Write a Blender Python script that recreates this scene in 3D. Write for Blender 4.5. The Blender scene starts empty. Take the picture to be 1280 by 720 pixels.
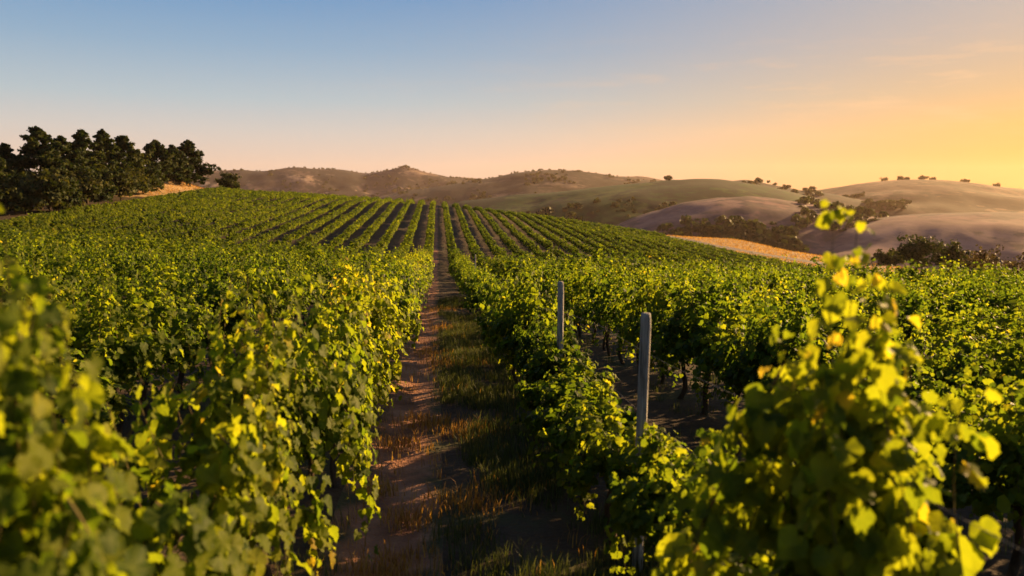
import bpy, math, random
import numpy as np

rng = np.random.default_rng(7)
random.seed(7)
SC = bpy.context.scene
COL = SC.collection
R = math.radians

# ------------------------------------------------------------------ camera
F = 900.0                         # focal length in px of the 1280 px wide photo
CAMZ = 2.45
YAW = math.atan(92 / F)           # camera looks this far right of the row direction (+Y)
HORIZ = 238.0
PITCH = math.atan((360 - HORIZ) / F)
SUN_AZ = R(57)                    # measured from +Y towards +X
SUN_EL = R(14.5)

cy, sy, cp, sp = math.cos(YAW), math.sin(YAW), math.cos(PITCH), math.sin(PITCH)
FWD = np.array([sy * cp, cy * cp, -sp])
RGT = np.array([cy, -sy, 0.0])
UPV = np.cross(RGT, FWD)


def at(px, py, D):
    """World point on the ray through a photo pixel at horizontal distance D."""
    d = FWD * F + RGT * (px - 640) - UPV * (py - 360)
    k = D / math.hypot(d[0], d[1])
    return np.array([0, 0, CAMZ]) + d * k


def in_view(x, y, margin=6):
    a = np.degrees(np.arctan2(x, y) - YAW)
    return np.abs(a) < 35.5 + margin


cam_d = bpy.data.cameras.new("camera")
cam = bpy.data.objects.new("camera", cam_d)
COL.objects.link(cam)
SC.camera = cam
cam_d.sensor_width = 36
cam_d.lens = 36 * F / 1280
cam_d.clip_start = 0.05
cam_d.clip_end = 12000
cam.location = (0, 0, CAMZ)
cam.rotation_euler = (math.pi / 2 - PITCH, 0, -YAW)
cam_d.dof.use_dof = True
cam_d.dof.focus_distance = 13.0
cam_d.dof.aperture_fstop = 1.5

# ------------------------------------------------------------------ helpers


def tag(o, label=None, cat=None, group=None, kind=None):
    if label: o["label"] = label
    if cat: o["category"] = cat
    if group: o["group"] = group
    if kind: o["kind"] = kind
    return o


def mesh_np(name, verts, faces, mat=None, attr=None, smooth=False):
    """faces: (n,k) int array or a list of such arrays; attr {name: per-face floats}."""
    me = bpy.data.meshes.new(name)
    fl = faces if isinstance(faces, list) else [faces]
    fl = [np.asarray(f, dtype=np.int32) for f in fl if len(f)]
    verts = np.asarray(verts, dtype=np.float32)
    me.vertices.add(len(verts))
    me.vertices.foreach_set("co", verts.ravel())
    loops = np.concatenate([f.ravel() for f in fl])
    tot = np.concatenate([np.full(len(f), f.shape[1], dtype=np.int32) for f in fl])
    st = np.concatenate([[0], np.cumsum(tot)[:-1]]).astype(np.int32)
    me.loops.add(len(loops))
    me.loops.foreach_set("vertex_index", loops)
    me.polygons.add(len(tot))
    me.polygons.foreach_set("loop_start", st)
    me.polygons.foreach_set("loop_total", tot)
    if smooth:
        me.polygons.foreach_set("use_smooth", np.ones(len(tot), dtype=bool))
    me.update(calc_edges=True)
    for k, v in (attr or {}).items():
        dom = "FACE" if len(v) == len(tot) and len(v) != len(verts) else "POINT"
        a = me.attributes.new(k, "FLOAT", dom)
        a.data.foreach_set("value", np.asarray(v, dtype=np.float32))
    if mat: me.materials.append(mat)
    return me


def link(name, me, parent=None, loc=None):
    o = bpy.data.objects.new(name, me)
    COL.objects.link(o)
    if parent: o.parent = parent
    if loc is not None: o.location = loc
    return o


def tube(path, radii, sides=6, cap=True):
    path = np.asarray(path, float)
    n = len(path)
    t = np.gradient(path, axis=0)
    t /= np.linalg.norm(t, axis=1)[:, None] + 1e-9
    ref = np.array([0.31, 0.17, 0.93]) if abs(t[0][2]) < .9 else np.array([1, 0.1, 0])
    u = np.cross(t, ref); u /= np.linalg.norm(u, axis=1)[:, None] + 1e-9
    w = np.cross(t, u)
    a = np.arange(sides) * 2 * np.pi / sides
    r = np.asarray(radii, float)[:, None, None]
    v = path[:, None] + r * (np.cos(a)[None, :, None] * u[:, None] + np.sin(a)[None, :, None] * w[:, None])
    v = v.reshape(-1, 3)
    i = np.arange(n - 1)[:, None] * sides
    j = np.arange(sides)[None]
    j2 = (j + 1) % sides
    q = np.stack([i + j, i + j2, i + sides + j2, i + sides + j], -1).reshape(-1, 4)
    tris = np.zeros((0, 3), int)
    if cap:
        v = np.vstack([v, path[-1]])
        k = len(v) - 1
        b = (n - 1) * sides
        tris = np.stack([b + j[0], b + j2[0], np.full(sides, k)], -1)
    return v, q, tris


class MB:
    def __init__(s): s.v, s.q, s.t, s.n = [], [], [], 0
    def add(s, v, q=None, t=None):
        s.v.append(np.asarray(v, float))
        if q is not None and len(q): s.q.append(np.asarray(q) + s.n)
        if t is not None and len(t): s.t.append(np.asarray(t) + s.n)
        s.n += len(v)
    def tube(s, *a, **k): s.add(*tube(*a, **k))
    def mesh(s, name, mat, smooth=False):
        f = []
        if s.q: f.append(np.vstack(s.q))
        if s.t: f.append(np.vstack(s.t))
        return mesh_np(name, np.vstack(s.v), f, mat, smooth=smooth)


_perm = np.random.default_rng(3).random((256, 256))


def vnoise(x, y):
    x = np.asarray(x, float); y = np.asarray(y, float)
    xi = np.floor(x).astype(int); yi = np.floor(y).astype(int)
    fx = x - xi; fy = y - yi
    fx = fx * fx * (3 - 2 * fx); fy = fy * fy * (3 - 2 * fy)
    g = lambda a, b: _perm[a % 256, b % 256]
    return (g(xi, yi) * (1 - fx) + g(xi + 1, yi) * fx) * (1 - fy) + (g(xi, yi + 1) * (1 - fx) + g(xi + 1, yi + 1) * fx) * fy


def fbm(x, y, o=4):
    s = 0; a = .5
    for i in range(o):
        s = s + a * (vnoise(x * 2**i + 17 * i, y * 2**i + 31 * i) - .5)
        a *= .5
    return s


def sstep(a, b, x):
    t = np.clip((np.asarray(x, float) - a) / (b - a), 0, 1)
    return t * t * (3 - 2 * t)


# ------------------------------------------------------------------ terrain
_py = np.array([-200, 0, 56, 74, 156, 172, 205, 270, 420, 9000.])
_pz = np.array([12., 0, -4.45, -5.0, -0.75, -0.9, -5.0, -17, -44, -46.])
_ty = np.arange(-200, 700, 1.0)
_tz = np.interp(_ty, _py, _pz)
_k = np.exp(-.5 * (np.arange(-24, 25) / 8.0) ** 2); _k /= _k.sum()
_tz = np.convolve(np.pad(_tz, 24, mode="edge"), _k, mode="valid")
_tz -= np.interp(0.0, _ty, _tz)


def ground_z(x, y, micro=True):
    x = np.asarray(x, float); y = np.asarray(y, float)
    P = np.where(y < 690, np.interp(y, _ty, _tz), _tz[-15])
    k = np.interp(y, [0, 40, 80, 140, 200], [.03, .03, .075, .135, .145])
    xr = np.clip(x, 0, None)
    tr = -k * np.where(xr < 48, xr, 48 + (xr - 48) * .45) - .30 * np.clip(xr - 66, 0, None) * sstep(66, 78, xr)
    xl = np.clip(-x, 0, None)
    tl = .062 * np.where(xl < 58, xl, 58 + (xl - 58) * .15)
    fade = 1 - sstep(190, 420, y)
    z = P + (tl + tr) * fade
    z = np.maximum(z, -47 + 0 * z)
    z = z + 2.4 * np.exp(-((x + 57) / 6.0) ** 2 - ((y - 152) / 20.0) ** 2)
    d = np.hypot(x, y)
    z = z + fbm(x * .05 + 40, y * .05, 3) * .5 * sstep(15, 60, d)
    if micro:
        z = z + fbm(x * 1.3 + 9, y * .9, 3) * .09 * (1 - sstep(30, 60, d)) + fbm(x * 5 + 9, y * 4, 2) * .025 * (1 - sstep(12, 25, d))
    return z


def gz(x, y): return float(ground_z(np.array([x]), np.array([y]))[0])


# ------------------------------------------------------------------ materials


def new_mat(name):
    m = bpy.data.materials.new(name)
    m.use_nodes = True
    nt = m.node_tree
    nt.nodes.clear()
    return m, nt, nt.nodes, nt.links


def ramp(nodes, stops, interp="LINEAR"):
    r = nodes.new("ShaderNodeValToRGB")
    cr = r.color_ramp
    cr.interpolation = interp
    while len(cr.elements) < len(stops): cr.elements.new(.5)
    for e, (p, c) in zip(cr.elements, stops):
        e.position = p; e.color = (*c, 1)
    return r


def leaf_mat(name, stops, trans=.5, tboost=1.6, gloss=.55):
    m, nt, N, L = new_mat(name)
    out = N.new("ShaderNodeOutputMaterial")
    at_ = N.new("ShaderNodeAttribute"); at_.attribute_name = "tint"
    oi = N.new("ShaderNodeObjectInfo")
    add = N.new("ShaderNodeMath"); add.operation = "MULTIPLY_ADD"
    add.inputs[1].default_value = .30; L.new(oi.outputs["Random"], add.inputs[0]); 
    sub = N.new("ShaderNodeMath"); sub.operation = "SUBTRACT"; sub.inputs[1].default_value = .15
    L.new(at_.outputs["Fac"], add.inputs[2]); L.new(add.outputs[0], sub.inputs[0])
    tc = N.new("ShaderNodeTexCoord")
    nz = N.new("ShaderNodeTexNoise"); nz.inputs["Scale"].default_value = 26; nz.inputs["Detail"].default_value = 3
    L.new(tc.outputs["Object"], nz.inputs["Vector"])
    mad = N.new("ShaderNodeMath"); mad.operation = "MULTIPLY_ADD"; mad.inputs[1].default_value = .3
    s2 = N.new("ShaderNodeMath"); s2.operation = "SUBTRACT"; s2.inputs[1].default_value = .15
    L.new(nz.outputs["Fac"], mad.inputs[0]); L.new(sub.outputs[0], mad.inputs[2]); L.new(mad.outputs[0], s2.inputs[0])
    r = ramp(N, stops)
    L.new(s2.outputs[0], r.inputs["Fac"])
    p = N.new("ShaderNodeBsdfPrincipled")
    p.inputs["Roughness"].default_value = gloss
    p.inputs["Specular IOR Level"].default_value = .09
    ra = N.new("ShaderNodeAttribute"); ra.attribute_name = "rib"
    pw = N.new("ShaderNodeMath"); pw.operation = "POWER"; pw.inputs[1].default_value = 14; L.new(ra.outputs["Fac"], pw.inputs[0])
    pm = N.new("ShaderNodeMath"); pm.operation = "MULTIPLY"; pm.inputs[1].default_value = .55; L.new(pw.outputs[0], pm.inputs[0])
    vm = N.new("ShaderNodeMix"); vm.data_type = "RGBA"; L.new(pm.outputs[0], vm.inputs["Factor"]); L.new(r.outputs["Color"], vm.inputs["A"]); vm.inputs["B"].default_value = (.24, .26, .06, 1)
    L.new(vm.outputs["Result"], p.inputs["Base Color"])
    tr = N.new("ShaderNodeBsdfTranslucent")
    mul = N.new("ShaderNodeMix"); mul.data_type = "RGBA"; mul.blend_type = "MULTIPLY"
    mul.inputs["Factor"].default_value = 1
    L.new(r.outputs["Color"], mul.inputs["A"])
    mul.inputs["B"].default_value = (tboost * 1.12, tboost * 1.12, tboost * .38, 1)
    mul.clamp_result = False
    L.new(mul.outputs["Result"], tr.inputs["Color"])
    mx = N.new("ShaderNodeMixShader"); mx.inputs["Fac"].default_value = trans
    L.new(p.outputs[0], mx.inputs[1]); L.new(tr.outputs[0], mx.inputs[2])
    L.new(mx.outputs[0], out.inputs["Surface"])
    return m


VINE_STOPS = [(0, (.023, .042, .008)), (.30, (.060, .090, .010)), (.58, (.128, .150, .012)), (.86, (.20, .21, .015)), (1, (.30, .22, .03))]
M_LEAF = leaf_mat("vine leaf", VINE_STOPS, .52, 2.8)
M_LEAF_FAR = leaf_mat("vine leaf beyond", VINE_STOPS, .45, 2.2, .6)
M_PINE = leaf_mat("conifer needles", [(0, (.014, .024, .010)), (.5, (.036, .050, .015)), (1, (.085, .085, .024))], .28, 1.6, .6)
M_BUSH = leaf_mat("shrub leaves", [(0, (.020, .030, .010)), (.5, (.045, .055, .016)), (1, (.10, .09, .03))], .3, 1.3, .6)
M_BRUSH = leaf_mat("dry brush leaves", [(0, (.035, .026, .014)), (.5, (.07, .055, .022)), (1, (.13, .09, .04))], .3, 1.3, .6)
M_WEED = leaf_mat("weed blades", [(0, (.035, .050, .020)), (.5, (.075, .090, .038)), (1, (.20, .20, .11))], .4, 1.3, .5)
M_STRAW = leaf_mat("straw blades", [(0, (.20, .10, .033)), (.5, (.36, .18, .055)), (1, (.50, .31, .12))], .45, 1.3, .6)


def noise_mat(name, stops, scale=4.0, detail=6, rough=.9, bump=.3, bscale=30, stretch=(1, 1, 1), extra=None, bdist=.05):
    m, nt, N, L = new_mat(name)
    out = N.new("ShaderNodeOutputMaterial")
    tc = N.new("ShaderNodeTexCoord")
    mp = N.new("ShaderNodeMapping"); mp.inputs["Scale"].default_value = stretch
    L.new(tc.outputs["Object"], mp.inputs["Vector"])
    nz = N.new("ShaderNodeTexNoise"); nz.inputs["Scale"].default_value = scale; nz.inputs["Detail"].default_value = detail
    nz.inputs["Roughness"].default_value = .62
    L.new(mp.outputs[0], nz.inputs["Vector"])
    r = ramp(N, stops); L.new(nz.outputs["Fac"], r.inputs["Fac"])
    p = N.new("ShaderNodeBsdfPrincipled"); p.inputs["Roughness"].default_value = rough
    p.inputs["Specular IOR Level"].default_value = .15
    col = r.outputs["Color"]
    if extra: col = extra(N, L, tc, col)
    L.new(col, p.inputs["Base Color"])
    if bump:
        n2 = N.new("ShaderNodeTexNoise"); n2.inputs["Scale"].default_value = bscale; n2.inputs["Detail"].default_value = 5
        L.new(mp.outputs[0], n2.inputs["Vector"])
        b = N.new("ShaderNodeBump"); b.inputs["Strength"].default_value = bump; b.inputs["Distance"].default_value = bdist
        L.new(n2.outputs["Fac"], b.inputs["Height"]); L.new(b.outputs[0], p.inputs["Normal"])
    L.new(p.outputs[0], out.inputs["Surface"])
    return m


M_BARK = noise_mat("vine bark", [(.3, (.045, .03, .02)), (.7, (.13, .09, .06))], 14, 5, .9, .6, 60, (1, 1, .25))
M_CANE = noise_mat("vine cane", [(.3, (.09, .06, .025)), (.7, (.17, .14, .05))], 20)
M_TRUNK = noise_mat("tree bark", [(.3, (.03, .022, .016)), (.7, (.10, .07, .05))], 5, 5, .9, .6, 20, (1, 1, .3))
M_WOOD = noise_mat("weathered post wood", [(.36, (.12, .105, .09)), (.5, (.40, .37, .34)), (.64, (.56, .53, .50))], 30, 10, .85, 1.0, 90, (1, 1, .06))
M_SOIL = noise_mat("vineyard soil", [(.30, (.045, .030, .019)), (.5, (.08, .052, .033)), (.62, (.07, .066, .03)), (.8, (.13, .095, .05))], 1.1, 8, .95, .8, 14)


def dirt_extra(N, L, tc, col):
    # thin weed cover creeping over the edges of the bare strip
    sx = N.new("ShaderNodeSeparateXYZ"); L.new(tc.outputs["Object"], sx.inputs[0])
    nz = N.new("ShaderNodeTexNoise"); nz.inputs["Scale"].default_value = 2.2; nz.inputs["Detail"].default_value = 6
    L.new(tc.outputs["Object"], nz.inputs["Vector"])
    a = N.new("ShaderNodeMath"); a.operation = "ADD"; a.inputs[1].default_value = .48; L.new(sx.outputs["X"], a.inputs[0])
    b = N.new("ShaderNodeMath"); b.operation = "ABSOLUTE"; L.new(a.outputs[0], b.inputs[0])
    c = N.new("ShaderNodeMath"); c.operation = "ADD"; L.new(b.outputs[0], c.inputs[0]); L.new(nz.outputs["Fac"], c.inputs[1])
    mr = N.new("ShaderNodeMapRange"); mr.inputs["From Min"].default_value = .78; mr.inputs["From Max"].default_value = 1.0
    L.new(c.outputs[0], mr.inputs["Value"])
    mx = N.new("ShaderNodeMix"); mx.data_type = "RGBA"
    L.new(mr.outputs[0], mx.inputs["Factor"]); L.new(col, mx.inputs["A"]); mx.inputs["B"].default_value = (.085, .075, .038, 1)
    return mx.outputs["Result"]


M_DIRT = noise_mat("bare path earth", [(.28, (.14, .066, .04)), (.5, (.32, .155, .093)), (.75, (.46, .26, .16))], 1.6, 9, .95, .9, 22, extra=dirt_extra)
M_GOLD = noise_mat("golden dry grass", [(.25, (.28, .17, .08)), (.5, (.42, .27, .13)), (.75, (.52, .37, .19))], .25, 8, .9, .6, 6)
M_TRACK = noise_mat("track earth", [(.3, (.16, .12, .09)), (.7, (.27, .21, .16))], .8, 6, .95, .5, 8)


def hill_mat(name, a, b, c, scale, scrub=(.045, .05, .025), amount=.5):
    def extra(N, L, tc, col):
        v = N.new("ShaderNodeTexNoise"); v.inputs["Scale"].default_value = scale * 7; v.inputs["Detail"].default_value = 4
        L.new(tc.outputs["Object"], v.inputs["Vector"])
        w = N.new("ShaderNodeTexNoise"); w.inputs["Scale"].default_value = scale * .8; w.inputs["Detail"].default_value = 3
        L.new(tc.outputs["Object"], w.inputs["Vector"])
        ad = N.new("ShaderNodeMath"); ad.operation = "MULTIPLY_ADD"; ad.inputs[1].default_value = .6
        L.new(v.outputs["Fac"], ad.inputs[0]); L.new(w.outputs["Fac"], ad.inputs[2])
        mr = N.new("ShaderNodeMapRange"); mr.inputs["From Min"].default_value = 1.06 - amount * .45; mr.inputs["From Max"].default_value = 1.12 - amount * .45
        L.new(ad.outputs[0], mr.inputs["Value"])
        mx = N.new("ShaderNodeMix"); mx.data_type = "RGBA"
        L.new(mr.outputs[0], mx.inputs["Factor"]); L.new(col, mx.inputs["A"]); mx.inputs["B"].default_value = (*scrub, 1)
        f = N.new("ShaderNodeTexNoise"); f.inputs["Scale"].default_value = scale * 9; f.inputs["Detail"].default_value = 8; f.inputs["Roughness"].default_value = .7
        mpf = N.new("ShaderNodeMapping"); mpf.inputs["Rotation"].default_value = (0, 0, .6); mpf.inputs["Scale"].default_value = (1, .35, 1)
        L.new(tc.outputs["Object"], mpf.inputs["Vector"]); L.new(mpf.outputs[0], f.inputs["Vector"])
        g = N.new("ShaderNodeMapRange"); g.inputs["From Min"].default_value = .32; g.inputs["From Max"].default_value = .68; g.inputs["To Min"].default_value = .62; g.inputs["To Max"].default_value = 1.3
        L.new(f.outputs["Fac"], g.inputs["Value"])
        sc_ = N.new("ShaderNodeVectorMath"); sc_.operation = "SCALE"
        L.new(mx.outputs["Result"], sc_.inputs[0]); L.new(g.outputs[0], sc_.inputs["Scale"])
        return sc_.outputs[0]
    return noise_mat(name, [(.36, a), (.5, b), (.61, c)], scale, 9, .95, 0, extra=extra)


# ------------------------------------------------------------------ ground sheet (with the bare strip of the path cut out of the same grid)


def axis(parts):
    out = []
    for a, b, n in parts: out.append(np.linspace(a, b, n, endpoint=False))
    return np.unique(np.round(np.concatenate(out), 4))


gx = axis([(-3300, -300, 24), (-300, -100, 24), (-100, -25, 60), (-25, -4, 60), (-4, -.96, 22), (-.96, 0.0, 10), (0, 4, 34), (4, 25, 60), (25, 100, 64), (100, 300, 26), (300, 3301, 25)])
gy = axis([(-80, -3, 16), (-3, 14, 110), (14, 40, 90), (40, 230, 150), (230, 520, 40), (520, 3401, 30)])
X, Y = np.meshgrid(gx, gy)
Z = ground_z(X, Y)
# slight wheel rut in the bare strip
Z -= .05 * np.exp(-((X + .45) / .3) ** 2) * (Y < 60) * (Y > -3)
V = np.stack([X, Y, Z], -1).reshape(-1, 3)
nx, ny = len(gx), len(gy)
ii, jj = np.meshgrid(np.arange(nx - 1), np.arange(ny - 1))
a = jj * nx + ii
Q = np.stack([a, a + 1, a + nx + 1, a + nx], -1).reshape(-1, 4)
cx = V[Q].mean(1)
is_path = (cx[:, 0] > -.96) & (cx[:, 0] < 0) & (cx[:, 1] < 176) & (cx[:, 1] > -3)
wobx = cx[:, 0] + fbm(cx[:, 1] * .07, cx[:, 0] * 0 + 3) * 8
is_gold = (~is_path) & (wobx > 49.5) & (wobx < 120) & (cx[:, 1] < 230) & (cx[:, 1] > 40)
is_bank = (~is_path) & (~is_gold) & (wobx > -70) & (wobx < -48.6) & (cx[:, 1] > 128) & (cx[:, 1] < 190)


def sub(name, mask, mat, label, cat):
    q = Q[mask]
    u, inv = np.unique(q, return_inverse=True)
    o = link(name, mesh_np(name, V[u], inv.reshape(-1, 4), mat, smooth=True))
    return tag(o, label, cat, kind="structure")


sub("ground", ~(is_path | is_gold | is_bank), M_SOIL, "brown vineyard soil with thin weeds under the vine rows", "ground")
sub("dirt_path", is_path, M_DIRT, "bare reddish brown wheel track running between two vine rows to the crest", "path")
sub("dry_grass_slope", is_gold, M_GOLD, "golden dry grass slope beyond the edge of the vines", "field")
sub("grass_bank", is_bank, M_GOLD, "dry orange grass bank beside the dark conifers", "field")

# two-wheel farm track over the golden slope
tp = [(57, 70), (58, 90), (57, 108), (55.5, 125), (53.5, 142), (50, 160)]
ty = np.linspace(70, 160, 60)
tx = np.interp(ty, [p[1] for p in tp], [p[0] for p in tp])
tx = np.convolve(np.pad(tx, 6, mode="edge"), np.ones(13) / 13, mode="valid")
w = np.linspace(-1.9, 1.9, 7)
TX = tx[:, None] + w[None]; TY = np.repeat(ty[:, None], 7, 1)
TZ = ground_z(TX, TY) + .05
tv = np.stack([TX, TY, TZ], -1).reshape(-1, 3)
i2, j2 = np.meshgrid(np.arange(6), np.arange(59)); b = j2 * 7 + i2
tag(link("farm_track", mesh_np("farm_track", tv, np.stack([b, b + 1, b + 8, b + 7], -1).reshape(-1, 4), M_TRACK, smooth=True)),
    "grey farm track crossing the golden dry grass slope", "track", kind="structure")

# ------------------------------------------------------------------ hills
HILLS = {}


def hill(key, label, D, ridge, depth, base, mat, rough=6.0, seed=0, nu=150, nv=46, front=1.0):
    """Ridge given in photo px, stood at distance D: a real ridge of ground, DEPTH m deep on each side, falling to BASE."""
    r = np.array(ridge, float)
    us = np.linspace(r[0, 0], r[-1, 0], nu)
    ys = np.interp(us, r[:, 0], r[:, 1])
    k = np.exp(-.5 * (np.arange(-4, 5) / 1.6) ** 2); k /= k.sum()
    ys = np.convolve(np.pad(ys, 4, mode="edge"), k, mode="valid")
    P = np.array([at(u, y, D) for u, y in zip(us, ys)])
    vs = np.linspace(-1, 1, nv)
    dirs = P[:, :2] / np.linalg.norm(P[:, :2], axis=1)[:, None]
    dd = np.where(vs < 0, vs * depth * front, vs * depth)
    XY = P[:, None, :2] + dirs[:, None] * dd[None, :, None]
    prof = np.cos(vs * np.pi / 2) ** 1.25
    n = fbm(XY[..., 0] / (depth * .35) + seed * 7.7, XY[..., 1] / (depth * .35) + seed, 5)
    hgt = (P[:, 2] - base)[:, None]
    z = base + hgt * prof[None] + n * rough * np.clip(1.25 - prof, .06, 1)[None] * np.clip(prof * 3, 0, 1)[None] * 3 + n * rough * .25
    z[:, 0] = base - 6; z[:, -1] = base - 6
    v = np.concatenate([XY, z[..., None]], -1).reshape(-1, 3)
    ii, jj = np.meshgrid(np.arange(nv - 1), np.arange(nu - 1))
    q0 = jj * nv + ii
    q = np.stack([q0, q0 + nv, q0 + nv + 1, q0 + 1], -1).reshape(-1, 4)
    o = link("hill", mesh_np("hill", v, q, mat, smooth=True))
    tag(o, label, "hill", kind="structure")
    HILLS[key] = (us, vs, v.reshape(nu, nv, 3))
    return o


def on_hill(key, px, v):
    us, vs, g = HILLS[key]
    i = int(np.clip(round(np.interp(px, us, np.arange(len(us)))), 0, len(us) - 1))
    j = int(np.clip(round(np.interp(v, vs, np.arange(len(vs)))), 0, len(vs) - 1))
    return g[i, j]


H_FAR = hill_mat("far hill grass", (.055, .040, .036), (.15, .10, .08), (.50, .34, .22), .0075, (.045, .04, .034), .75)
H_MID = hill_mat("mid hill scrub", (.04, .03, .022), (.085, .058, .042), (.19, .125, .085), .009, (.03, .028, .02), .85)
H_GRN = hill_mat("green hill vines", (.012, .036, .005), (.022, .060, .008), (.07, .10, .015), .013, (.014, .024, .008), .7)
H_TAN = hill_mat("mown tan field", (.17, .082, .072), (.25, .125, .105), (.37, .20, .15), .013, (.13, .075, .065), .6)  # rosy cast in the colours stands in for purple lens flare over these hills
H_BRN = hill_mat("brown hill", (.09, .048, .034), (.15, .08, .052), (.26, .145, .085), .009, (.07, .045, .026), .65)

hill("far", "hazy grey brown hills on the skyline with pale grass patches", 2400,
     [(150, 232), (230, 221), (262, 215), (300, 213), (340, 213), (372, 210), (400, 212), (430, 211), (455, 216), (480, 213), (506, 211), (530, 216), (560, 221), (600, 226), (660, 236)], 420, -46, H_FAR, 22, 1)
hill("pale", "pale hazy ridge showing behind the brown middle hill", 2900,
     [(690, 232), (740, 223), (768, 219), (800, 221), (830, 226), (880, 234)], 350, -46, H_FAR, 12, 2)
hill("fargap", "low hazy ridge closing the dip between the far hills", 3000,
     [(420, 228), (520, 223), (570, 221), (600, 223), (640, 225), (700, 232)], 300, -46, H_FAR, 12, 9)
hill("mid", "broad brown scrubby hill in the middle of the skyline", 1650,
     [(450, 252), (500, 239), (545, 232), (580, 227), (620, 220), (650, 214), (680, 211), (715, 212), (745, 217), (790, 223), (830, 228), (880, 238), (930, 250)], 520, -46, H_MID, 16, 3)
hill("green", "dark green vine covered hill with a lone tree on its top", 800,
     [(520, 268), (580, 252), (640, 245), (700, 240), (750, 233), (790, 228), (830, 224), (865, 222), (900, 223), (935, 227), (970, 233), (1010, 243), (1080, 262)], 330, -47, H_GRN, 8, 4)
hill("behind", "olive ridge with a line of trees sloping down behind the tan field", 1000,
     [(820, 244), (900, 228), (930, 226), (960, 231), (1000, 238), (1040, 243), (1100, 256)], 260, -47, H_MID, 8, 5)
hill("brown", "long brown hill below the setting sun with trees along its top", 1250,
     [(900, 262), (960, 248), (1000, 242), (1040, 235), (1080, 229), (1120, 226), (1160, 225), (1200, 227), (1240, 231), (1280, 235), (1340, 240), (1420, 248), (1500, 262)], 480, -47, H_BRN, 12, 6)
hill("tan", "mown tan field on a rounded hill below the green hill", 560,
     [(740, 294), (790, 272), (820, 262), (860, 252), (900, 245), (935, 243), (970, 247), (1010, 255), (1050, 263), (1090, 272), (1140, 290)], 200, -47, H_TAN, 7, 7)
hill("rose", "smooth pinkish tan hill in the hazy valley", 500,
     [(980, 312), (1030, 292), (1060, 281), (1090, 273), (1130, 268), (1180, 265), (1230, 266), (1280, 269), (1340, 274), (1420, 286), (1500, 306)], 190, -47, H_TAN, 7, 8)

# ------------------------------------------------------------------ leaves
# lobed vine leaf, unit size, petiole at the origin, tip along +v
_o = [(0, .03), (.12, -.08), (.28, -.10), (.41, .02), (.50, .20), (.53, .36), (.44, .44), (.40, .60), (.26, .72), (.12, .84), (0, .96)]
_o = np.array(_o + [(-a_, b_) for a_, b_ in _o[-2:0:-1]])
LEAF3 = np.vstack([[0, .34], _o])
LEAF3_F = np.array([(0, 1 + i, 1 + (i + 1) % len(_o)) for i in range(len(_o))])
LEAF2 = np.array([(0, 0), (.46, .02), (.48, .42), (.22, .66), (0, .95), (-.22, .66), (-.48, .42), (-.46, .02)])
LEAF2_F4 = np.array([(0, 1, 2, 3), (0, 5, 6, 7)])
LEAF2_F3 = np.array([(0, 3, 4), (0, 4, 5)])
LEAF1 = np.array([(0, 0), (.5, .15), (.42, .6), (0, .95), (-.42, .6), (-.5, .15)])
LEAF1_F = np.array([(0, 1, 2, 3), (0, 3, 4, 5)])


def unit(a): return a / (np.linalg.norm(a, axis=-1, keepdims=True) + 1e-9)


def leaves_mesh(name, pos, nrm, tip, size, tint, mat, lod, r):
    n = len(pos)
    nrm = unit(nrm)
    tip = unit(tip - nrm * (tip * nrm).sum(-1, keepdims=True))
    side = np.cross(tip, nrm)
    T = {3: LEAF3, 2: LEAF2, 1: LEAF1}[lod]
    u, v = T[:, 0], T[:, 1]
    sg = np.where(r.random(n) < .6, 1.0, -1.0)[:, None]
    fold = r.uniform(.1, .7, n)[:, None]
    curl = r.uniform(-.1, .35, n)[:, None]
    wave = r.uniform(-.12, .12, (n, len(T))) if lod == 3 else 0
    h = fold * (np.abs(u) ** 1.4)[None] * .8 * sg - curl * (v**2)[None] + wave * (np.abs(u) > .1)[None]
    vv = pos[:, None] + size[:, None, None] * (u[None, :, None] * side[:, None] + v[None, :, None] * tip[:, None] + h[..., None] * nrm[:, None])
    off = (np.arange(n) * len(T))[:, None, None]
    if lod == 3:
        fs = (LEAF3_F[None] + off).reshape(-1, 3); tt = np.repeat(tint, len(LEAF3_F))
    elif lod == 2:
        f4 = (LEAF2_F4[None] + off).reshape(-1, 4); f3 = (LEAF2_F3[None] + off).reshape(-1, 3)
        fs = [f4, f3]; tt = np.concatenate([np.repeat(tint, 2), np.repeat(tint, 2)])
    else:
        fs = (LEAF1_F[None] + off).reshape(-1, 4); tt = np.repeat(tint, 2)
    at2 = {"tint": tt}
    if lod == 3:
        rib = np.zeros(len(T)); rib[[0, 1, 11]] = 1; rib[[4, 6, 9]] = 1; rib[[18, 16, 13]] = 1
        at2["rib"] = np.tile(rib, n)
    return mesh_np(name, vv.reshape(-1, 3), fs, mat, at2)


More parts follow.
